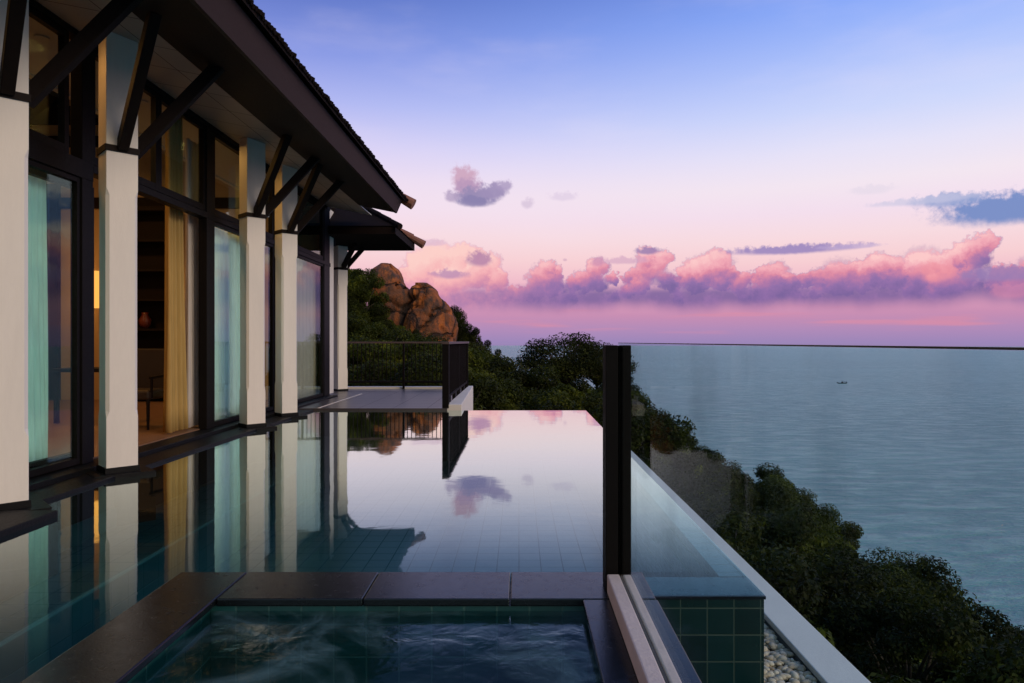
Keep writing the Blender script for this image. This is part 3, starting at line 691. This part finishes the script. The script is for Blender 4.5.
par = empty('parapet_wall', (1.65, 6, -5), 'white rendered parapet wall above the wooded slope', 'wall')
mb = MB().box(1.54, -0.6, -5.2, 1.757, 12.5, -1.74); build('wall_body', mb, M['concrete'], par)
mb = MB().box(1.535, -0.6, -1.738, 1.757, 12.6, -1.70); build('wall_cap', mb, M['parapet'], par, bevel=0.006)
mb = MB().box(0.64, -0.5, -5.0, 1.538, 3.23, -1.80); mb.box(PX1+0.002, 3.231, -5.0, 1.538, POOLY+0.4, -1.80)
tag(build('drain_channel', mb, M['concrete'], loc=(1.3, 6, -1.8)), None, None, None, 'structure')
def pebbles():
    r = np.random.default_rng(3); n = 3400
    t = (1+5**.5)/2
    iv = np.array([(-1,t,0),(1,t,0),(-1,-t,0),(1,-t,0),(0,-1,t),(0,1,t),(0,-1,-t),(0,1,-t),(t,0,-1),(t,0,1),(-t,0,-1),(-t,0,1)])/math.sqrt(1+t*t)
    ifc = np.array([(0,11,5),(0,5,1),(0,1,7),(0,7,10),(0,10,11),(1,5,9),(5,11,4),(11,10,2),(10,7,6),(7,1,8),(3,9,4),(3,4,2),(3,2,6),(3,6,8),(3,8,9),(4,9,5),(2,4,11),(6,2,10),(8,6,7),(9,8,1)])
    V, Fc = [], []
    for k in range(n):
        s = r.uniform(0.017, 0.034)*np.array([r.uniform(.9,1.5), r.uniform(.7,1.1), r.uniform(.5,.8)])
        a = r.uniform(0, 6.28); c_, s_ = math.cos(a), math.sin(a)
        p = iv*s*(1+r.normal(size=(12,1))*0.08); p = np.stack([p[:,0]*c_-p[:,1]*s_, p[:,0]*s_+p[:,1]*c_, p[:,2]], 1)
        p += (r.uniform(1.21, 1.52), r.uniform(2.2, 6.5), -1.775+r.uniform(0, 0.030))
        V.append(p); Fc.append(ifc+12*k)
    V = np.concatenate(V); Fc = np.concatenate(Fc)
    me = bpy.data.meshes.new('pebbles'); me.from_pydata(V.tolist(), [], Fc.tolist()); me.materials.append(M['pebble'])
    me.polygons.foreach_set('use_smooth', [True]*len(me.polygons))
    o = bpy.data.objects.new('pebbles', me); COL.objects.link(o)
    o.modifiers.new('sub', 'SUBSURF').levels = 1; o.modifiers['sub'].render_levels = 1
    tag(o, 'beige pebbles filling the drain between pool and parapet', 'pebbles', None, 'stuff')
pebbles()

# ---------------------------------------------------------------- terrace and its railings
TY0, TY1, RX = 11.90, 16.7, -1.28
mb = MB().box(-9.5, TY0, -5.0, RX+0.02, TY1, -1.165)
tag(build('terrace', mb, M['deck_tile'], loc=(-5, 14, -1.165)), 'grey tiled terrace beyond the pool', None, None, 'structure')
ker = empty('terrace_kerb', (-1.2, 14, -1.2), 'white concrete kerb round the terrace edge under the railing', 'kerb')
mb = MB().prism([(RX+0.022,TY0),(-1.00,TY0),(-1.14,TY1+0.25),(RX+0.022,TY1+0.25)], -5.0, -1.10); build('side_kerb', mb, M['parapet'], ker, bevel=0.01)
mb = MB().box(-9.5, TY1+0.002, -5.0, RX+0.020, TY1+0.25, -1.11); build('end_kerb', mb, M['parapet'], ker, bevel=0.01)
mb = MB().box(-3.52, 11.92, -1.1645, -3.49, 15.2, -1.158); tag(build('drain_strip', mb, M['parapet'], loc=(-3.5, 13, -1.164)), 'thin pale drain strip set in the terrace floor', 'drain')
def railing(name, label, p, q, n, posts, z0=-1.06, ztop=-0.045, capw=0.07):
    p, q = Vector(p), Vector(q); d = (q-p); L = d.length; d.normalize(); a = Vector((-d.y, d.x, 0))
    root = empty(name, ((p+q)/2).to_tuple()[:2]+(-1.16,), label, 'railing')
    mb = MB().bar((p.x, p.y, ztop+0.02), (q.x, q.y, ztop+0.02), capw, 0.045); build('top_rail', mb, M['railtop'], root, bevel=0.004)
    mb = MB().bar((p.x, p.y, -0.985), (q.x, q.y, -0.985), 0.045, 0.045); build('bottom_rail', mb, M['rail'], root)
    proto = None
    for k in range(n):
        c = p+d*L*(k+0.5)/n
        if proto is None:
            proto = build('baluster', MB().box(c.x-0.008, c.y-0.008, -0.965, c.x+0.008, c.y+0.008, ztop-0.002), M['rail'], root)
            base = c.copy()
        else:
            o = proto.copy(); COL.objects.link(o); o.parent = root; o.location = (c.x-base.x, c.y-base.y, 0)
    for t, w in posts:
        c = p+d*L*t
        build('post', MB().box(c.x-w/2, c.y-w/2, -1.16, c.x+w/2, c.y+w/2, ztop-0.003), M['rail'], root, bevel=0.004)
    for t in ((0.12, 0.34, 0.56, 0.78) if capw > 0.1 else ()):
        c = p+d*L*t; build('foot', MB().box(c.x-0.03, c.y-0.12, -1.15, c.x+0.03, c.y+0.12, -1.01), M['rail'], root)
    return root
railing('terrace_railing', 'dark iron railing running along the far end of the terrace', (-4.4, TY1-0.05, 0), (RX-0.07, TY1-0.05, 0), 30, [(0.0,0.06),(0.52,0.05)])
railing('terrace_railing', 'dark iron railing running down the sea side of the terrace with square corner post', (RX, TY0+0.0, 0), (RX, TY1-0.05, 0), 44, [(0.008,0.115),(0.995,0.08),(0.5,0.05)], capw=0.13)

# ---------------------------------------------------------------- villa
villa = empty('villa', (-6.5, 8, FZ), 'white columned hillside villa with dark timber eaves and tall glazing', 'house')
def P(name, mb, mat, parent=villa, **k): return build(name, mb, mat, parent, **k)
P('foundation', MB().box(-10.3, 0.5, -6.0, -3.82, TY0-0.01, -1.30).box(-10.3, TY0-0.005, -5.9, -4.5, 15, -1.17), M['concrete'])
P('floor', MB().box(-10.2, 1.5, -1.29, FX-0.05, 14.4, FZ), M['floor_wood'])
P('sill', MB().box(FX-0.06, 1.5, -1.30, FX+0.20, 14.5, FZ-0.012), M['ledge'], bevel=0.005)
wl = MB().box(-10.3, 1.4, FZ, -10.15, 14.5, 3.4); wl.box(-10.148, 1.4, FZ, FX-0.1, 1.55, 3.4)
P('back_wall', wl, M['tan_wall'])
P('end_wall', MB().xz([(-10.148,FZ+0.001),(FX-0.30,FZ+0.001),(FX-0.30,2.95),(-5.3,3.5),(-7.7,5.45),(-10.148,3.5)], 13.1, 13.25), M['tan_wall'])
ew = MB().box(-10.1, 13.04, 4.15, FX-0.8, 13.098, 4.50).box(-10.1, 13.02, 3.72, FX-0.8, 13.098, 3.92).box(-10.1, 13.05, 4.78, FX-0.8, 13.098, 4.83).box(-10.1, 13.05, 4.90, FX-0.8, 13.098, 4.95).box(-10.1, 13.03, 2.55, FX-0.32, 13.098, 2.75)
for x in (-5.2, -6.6, -8.9): ew.box(x-0.11, 13.0, FZ+0.002, x+0.11, 13.096, 3.0)
P('wall_beam', ew, M['dark_wood'])
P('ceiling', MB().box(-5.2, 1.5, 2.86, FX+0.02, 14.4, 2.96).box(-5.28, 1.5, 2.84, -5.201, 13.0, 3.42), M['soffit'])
P('vault', MB().xz([(-5.2,3.40),(-5.2,3.48),(-7.7,5.58),(-10.3,3.48),(-10.3,3.40),(-7.7,5.50)], 1.4, 13.0), M['dark_wood'])
P('end_room_wall', MB().box(-10.1, 14.45, FZ, FX-0.05, 14.6, 2.9).box(-10.3, 13.3, 2.97, FX-0.2, 14.5, 3.05), M['tan_wall'])
P('corner_wall', MB().box(-4.6, 14.45+0.17, FZ, FX-0.01, 14.95, 2.84), M['white'])
# header beams, posts
P('header', MB().box(FX-0.07, 1.5, 1.50, FX+0.05, 6.42, 1.67).box(FX-0.07, 6.421, 1.585, FX+0.05, 14.5, 1.66).box(FX-0.07, 1.5, 2.77, FX+0.045, 14.5, 2.85), M['frame'], bevel=0.004)
for y0, y1 in ((6.26, 6.42), (8.76, 8.97), (11.20, 11.42), (14.05, 14.45)):
    P('wall_post', MB().box(FX-0.065, y0, FZ-0.01, FX+0.045, y1, 2.768), M['frame'], bevel=0.004)
def window(y0, y1, z0, z1, x=FX, w=0.045, name='window'):
    fr = MB().box(x-0.03, y0, z0, x+0.03, y0+w, z1).box(x-0.03, y1-w, z0, x+0.03, y1, z1).box(x-0.029, y0+w, z0, x+0.029, y1-w, z0+w*1.3).box(x-0.029, y0+w, z1-w, x+0.029, y1-w, z1)
    f = P(name, fr, M['frame'])
    build('pane', MB().box(x-0.004, y0+w, z0+w, x+0.004, y1-w, z1-w), M['pane'], f)
zlo, zhi = FZ, 1.584
window(2.6, 4.4, zlo, 1.499); window(4.402, 6.258, zlo, 1.499)
window(5.0, 6.62, zlo, 1.49, FX-0.10, 0.07, 'sliding_door')
window(8.972, 11.198, zlo, zhi); window(11.422, 14.048, zlo, zhi)
for a, b in ((2.6, 4.5), (4.502, 6.10), (6.42, 7.62), (7.622, 8.758), (8.972, 11.198), (11.422, 14.048)): window(a, b, 1.672, 2.768, w=0.06)
# soffit, fascia, roof
RY0, RY1 = 0.5, 13.2
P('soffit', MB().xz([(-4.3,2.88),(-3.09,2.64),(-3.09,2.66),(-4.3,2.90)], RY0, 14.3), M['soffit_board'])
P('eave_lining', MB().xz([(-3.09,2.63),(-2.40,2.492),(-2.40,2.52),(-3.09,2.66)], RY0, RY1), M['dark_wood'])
P('fascia', MB().xz([(-2.398,2.48),(-2.36,2.48),(-2.26,2.715),(-2.30,2.72)], RY0, RY1), M['fascia'])
P('end_fascia', MB().xz([(-4.2,2.86),(-2.38,2.50),(-2.27,2.72),(-4.2,3.85)], RY1+0.002, RY1+0.04), M['dark_wood'])
P('gable_wall', MB().xz([(-10.3,2.98),(-4.0,2.98),(-4.0,3.7),(-7.7,5.62),(-10.3,4.2)], 13.27, 13.34), M['dark_wood'])
def roof_one():
    mb = MB().xz([(-2.20,2.715),(-2.20,2.775),(-7.7,5.92),(-12.4,3.2),(-12.4,3.12),(-7.7,5.86)], RY0, RY1+0.25)
    y = RY0+0.05; k = 0
    r = random.Random(4)
    while y < RY1+0.2:
        for row in range(3):
            x = -2.17-row*0.34; z = 2.74+row*0.34*0.572+r.uniform(-.006,.010)
            mb.tube([(x+r.uniform(-.012,.012), y, z+0.015), (x-0.40, y, z+0.015+0.40*0.572)], 0.022, 5)
        y += 0.055
    return mb
rf = P('roof', roof_one(), M['tile_roof'])
P('ridge_cap', MB().tube([(-7.7, RY0, 5.95), (-7.7, RY1+0.3, 5.95)], 0.12, 10), M['cap'], rf)
def verge(x0, y0, z0, dx, dy, dz, n, r0=0.10):
    mb = MB()
    for k in range(n):
        p = Vector((x0, y0, z0))+Vector((dx, dy, dz))*k; q = p+Vector((dx, dy, dz))*1.12
        mb.tube([p, p.lerp(q, .5), q], [r0*1.12, r0, r0*.82], 10)
    return mb
P('verge_cap', verge(-2.08, RY1+0.26, 2.70, -0.36, 0, 0.206, 15), M['cap'], rf)
# lower tier over the corner column
def roof_two():
    e0, e1, xe, z = 14.35, 17.0, -2.60, 2.44; mb = MB()
    mb.box(-10.0, e0, 2.26, xe, e1, z)
    zz = z-0.012; h = 3.5*0.62
    mb.add([(xe+0.03,e0-0.03,zz),(xe+0.03,e1,zz),(xe-3.5,e1,zz+h),(xe-3.5,e0+3.5,zz+h),(-10.0,e0-0.03,zz),(-10.0,e0+3.5,zz+h)],
           [(0,1,2,3), (4,0,3,5)])
    return mb
r2 = P('lower_roof', roof_two(), M['tile_roof'])
def hipcap():
    mb = MB(); p = Vector((-2.48, 14.25, 2.40)); d = Vector((-1, 1, 0.62))*0.27
    for k in range(9):
        a = p+d*k; mb.tube([a, a+d*.6, a+d*1.25], [0.065, 0.06, 0.055], 8)
    return mb
P('hip_cap', hipcap(), M['tile_roof'], r2)
P('verge_cap', verge(-2.36, 16.95, 2.40, -0.30, 0, 0.17, 5, 0.095), M['cap'], r2)

P('gable_infill', MB().box(-5.2, 14.96, 2.1, -4.05, 15.1, 3.3), M['dark_wood'])
def column(nx, ny, zbase=-1.12, ztop=2.86, w=0.255, bl=1.0):
    """square column set at 45 degrees, near corner at nx, ny"""
    hd = w/math.sqrt(2); cx, cy = nx, ny+hd
    def ring(z, c, s=1.0):
        pts = []; h = w/2*s
        base = [(-h,-h),(h,-h),(h,h),(-h,h)]
        for i, (a, b) in enumerate(base):
            pa = base[i-1]; pb = base[(i+1)%4]
            for q in (pa, pb):
                L = math.hypot(q[0]-a, q[1]-b); x = a+(q[0]-a)/L*c; y_ = b+(q[1]-b)/L*c
                pts.append((cx+(x-y_)*math.sqrt(.5), cy+(x+y_)*math.sqrt(.5), z))
        return pts
    e = 0.003; c = 0.026
    mb = MB().loft([ring(z, k) for z, k in ((zbase,e),(-0.68,e),(-0.62,c),(1.30,c),(1.36,e),(1.69,e))])
    col = P('column', mb, M['white'])
    mb = MB().loft([ring(z, e) for z in (1.745, ztop)]); build('upper_shaft', mb, M['white'], col)
    mb = MB().loft([ring(1.69, e, 1.10), ring(1.745, e, 1.10)]); build('collar', mb, M['dark_wood'], col)
    mb = MB().loft([ring(-1.62, e, 1.10), ring(zbase-0.001, e, 1.10)])
    if ny < 12: mb.loft([ring(-1.621, e, 1.9), ring(-1.170, e, 1.9)])
    build('base_block', mb, M['ledge'], col)
    bx, by = cx+hd*0.5, cy-hd*0.5
    p = Vector((bx+0.015, by-0.015, 1.76)); q = p+Vector((0.66, -0.70, 0.86))*bl
    mb = MB().bar(p-(q-p)*0.02, q, 0.085, 0.11); build('brace', mb, M['dark_wood'], col, bevel=0.006)
    bx, by = cx+hd*0.5, cy+hd*0.5
    p = Vector((bx+0.01, by+0.0, 1.74)); q = p+Vector((0.74, 0.16, 0.90))*bl
    mb = MB().bar(p-(q-p)*0.02, q, 0.085, 0.11); build('brace', mb, M['dark_wood'], col, bevel=0.006)
    return col
column(-3.645, 4.645); column(-3.64, 6.02); column(-3.67, 9.216); column(-3.685, 10.62); column(-4.24, 16.0, ztop=2.25, bl=0.56)

# ---------------------------------------------------------------- inside the villa
for i, y in enumerate((4.7, 6.41, 8.12, 9.83, 11.54)):
    d_ = empty('downlight', (-4.48, y, 2.858), None, 'downlight', 'downlights in the villa ceiling')
    d_['label'] = {1: 'lit ceiling downlight between the two nearest columns', 2: 'lit ceiling downlight right of the second column'}.get(i, 'ceiling downlight behind the clerestory glass')
    build('lamp_disc', MB().lathe([(0.001,-0.006),(0.045,-0.006),(0.045,0.0),(0.001,0.0)], (-4.48, y, 2.856), 14), M['lamp'], d_)
    build('trim_ring', MB().lathe([(0.046,-0.012),(0.062,-0.012),(0.062,0.0),(0.046,0.0)], (-4.48, y, 2.857), 14), M['soffit'], d_)
def area(name, loc, rot, size, e, col=(1.0, 0.46, 0.12)):
    l = bpy.data.lights.new(name, 'AREA'); l.energy = e; l.size = size; l.color = col
    o = bpy.data.objects.new(name, l); COL.objects.link(o); o.location = loc; o.rotation_euler = rot
for x, y, z, e in ((-4.7, 6.4, 2.80, 16), (-4.7, 9.8, 2.80, 14), (-7.6, 10.5, 3.3, 40), (-7.6, 6.0, 3.3, 26)): area('room_lamp', (x, y, z), (0,0,0), 0.4, e)
for i, x in enumerate((-7.97, -5.95)):
    s_ = empty('wall_lamp', (x, 12.95, 0.9), ('glowing wall lamp seen through the open door' if i == 0 else 'glowing wall lamp right of the dark cabinet'), 'lamp')
    build('lamp_shade', MB().lathe([(0.055,-0.35),(0.065,-0.3),(0.065,0.3),(0.055,0.35)], (x, 12.88, 0.98), 14), M['sconce'], s_)
    build('bracket', MB().box(x-0.04, 12.94, 0.95, x+0.04, 13.0, 1.15), M['frame'], s_)
    pl = bpy.data.lights.new('sconce_lamp', 'POINT'); pl.energy = 7; pl.shadow_soft_size = 0.12; pl.color = (1.0, 0.48, 0.14)
    po = bpy.data.objects.new('sconce_lamp', pl); COL.objects.link(po); po.location = (x, 12.55, 1.0)
def curtain(name, label, y0, y1, z0, z1, x, mat, amp=0.035, folds=9, flare=0.0):
    mb = MB(); n = folds*8; nz = 14
    for k in range(nz+1):
        t = k/nz
        for i in range(n+1):
            s = i/n; a = amp*(0.65+0.5*(1-t))
            yy = y0+(y1-y0)*s*(1+flare*(1-t)**2)+0.02*math.sin(3*s+2*t)
            mb.v.append((x+a*math.sin(2*math.pi*folds*s+0.6*math.sin(3*t))+0.3*a*math.sin(4.7*folds*s), yy, z0+(z1-z0)*t))
    for k in range(nz):
        for i in range(n): mb.f.append((k*(n+1)+i, k*(n+1)+i+1, (k+1)*(n+1)+i+1, (k+1)*(n+1)+i))
    o = build(name, mb, mat, loc=(x, (y0+y1)/2, z0), smooth=True)
    so = o.modifiers.new('cloth', 'SOLIDIFY'); so.thickness = 0.003
    tag(o, label, 'curtain'); return o
curtain('curtain', 'pale aqua sheer curtain behind the nearest glass pane', 5.35, 6.15, FZ+0.02, 1.5, FX-0.2, M['sheer'], 0.03, 10)
curtain('curtain', 'gold drape hanging to the floor in the open doorway', 8.20, 8.62, FZ+0.02, 2.80, FX-0.20, M['gold_curtain'], 0.05, 5, 0.15)
curtain('curtain', 'white sheer curtain gathered beside the gold drape', 8.70, 9.06, FZ+0.02, 2.6, FX-0.20, M['white_curtain'], 0.04, 5)
curtain('curtain', 'pale beige blind curtain behind the last glass pane', 12.5, 14.35, FZ+0.02, 1.58, FX-0.16, M['beige_curtain'], 0.012, 8)
curtain('curtain', 'wide aqua sheer curtain closed behind the pane right of the open doorway', 9.0, 10.6, FZ+0.02, 1.58, FX-0.16, M['sheer'], 0.03, 14)
cab = empty('cabinet', (-7.0, 12.8, FZ), 'tall dark cabinet against the end wall inside the villa', 'cabinet')
mb = MB().box(-7.45, 12.6, FZ, -7.38, 13.0, 2.5).box(-6.55, 12.6, FZ, -6.48, 13.0, 2.5).box(-7.38, 12.95, FZ, -6.55, 12.99, 2.5).box(-7.38, 12.6, 2.42, -6.55, 12.95, 2.5)
build('carcass', mb, M['dark_wood'], cab, bevel=0.004)
for z in (-1.0, -0.35, 0.2, 0.75, 1.3, 1.85): build('shelf', MB().box(-7.379, 12.62, z, -6.551, 12.949, z+0.04), M['dark_wood'], cab)
va = build('vase', MB().lathe([(0.05,0),(0.10,0.08),(0.11,0.16),(0.05,0.26),(0.06,0.30)], (-7.0, 12.78, 0.241), 16), M['red_glaze'], loc=(-7.0, 12.78, 0.24), smooth=True)
tag(va, 'small red vase on a shelf of the dark cabinet', 'vase')
def chair(x, y, label):
    r_ = empty('armchair', (x, y, FZ), label, 'chair'); z = FZ
    build('seat', MB().box(x-0.28, y-0.28, z+0.38, x+0.28, y+0.28, z+0.50), M['upholstery'], r_, bevel=0.03)
    build('backrest', MB().bar((x, y+0.27, z+0.45), (x, y+0.38, z+1.02), 0.56, 0.07, (0,1,0)), M['upholstery'], r_, bevel=0.02)
    for a in (-0.25, 0.25):
        for b in (-0.25, 0.25): build('leg', MB().tube([(x+a, y+b, z), (x+a, y+b, z+0.39)], [0.016, 0.024], 8), M['dark_wood'], r_)
        build('armrest', MB().bar((x+a*1.12, y-0.25, z+0.66), (x+a*1.12, y+0.3, z+0.68), 0.05, 0.035), M['dark_wood'], r_, bevel=0.01)
        build('arm_post', MB().tube([(x+a*1.12, y-0.22, z+0.40), (x+a*1.12, y-0.22, z+0.65)], 0.016, 8), M['dark_wood'], r_)
chair(-4.95, 8.9, 'dark armchair standing just inside the open doorway')
tb_ = empty('side_table', (-6.0, 9.6, FZ), 'dark side table deeper in the room behind the armchair', 'table')
build('table_top', MB().box(-6.4, 9.3, FZ+0.70, -5.6, 9.9, FZ+0.75), M['dark_wood'], tb_, bevel=0.006)
for a in (-6.34, -5.66):
    for b in (9.36, 9.84): build('leg', MB().box(a-0.025, b-0.025, FZ, a+0.025, b+0.025, FZ+0.70), M['dark_wood'], tb_)
sf = empty('daybed', (-5.3, 13.85, FZ), 'teal daybed with white cushion behind the last glass pane', 'daybed')
build('base', MB().box(-6.2, 13.45, FZ, -4.45, 14.3, FZ+0.34), M['dark_wood'], sf, bevel=0.01)
build('mattress', MB().box(-6.18, 13.47, FZ+0.341, -4.47, 14.28, FZ+0.55), M['teal_cushion'], sf, bevel=0.05)
build('pillow', MB().box(-4.95, 13.6, FZ+0.552, -4.50, 14.1, FZ+0.72), M['linen'], sf, bevel=0.06)
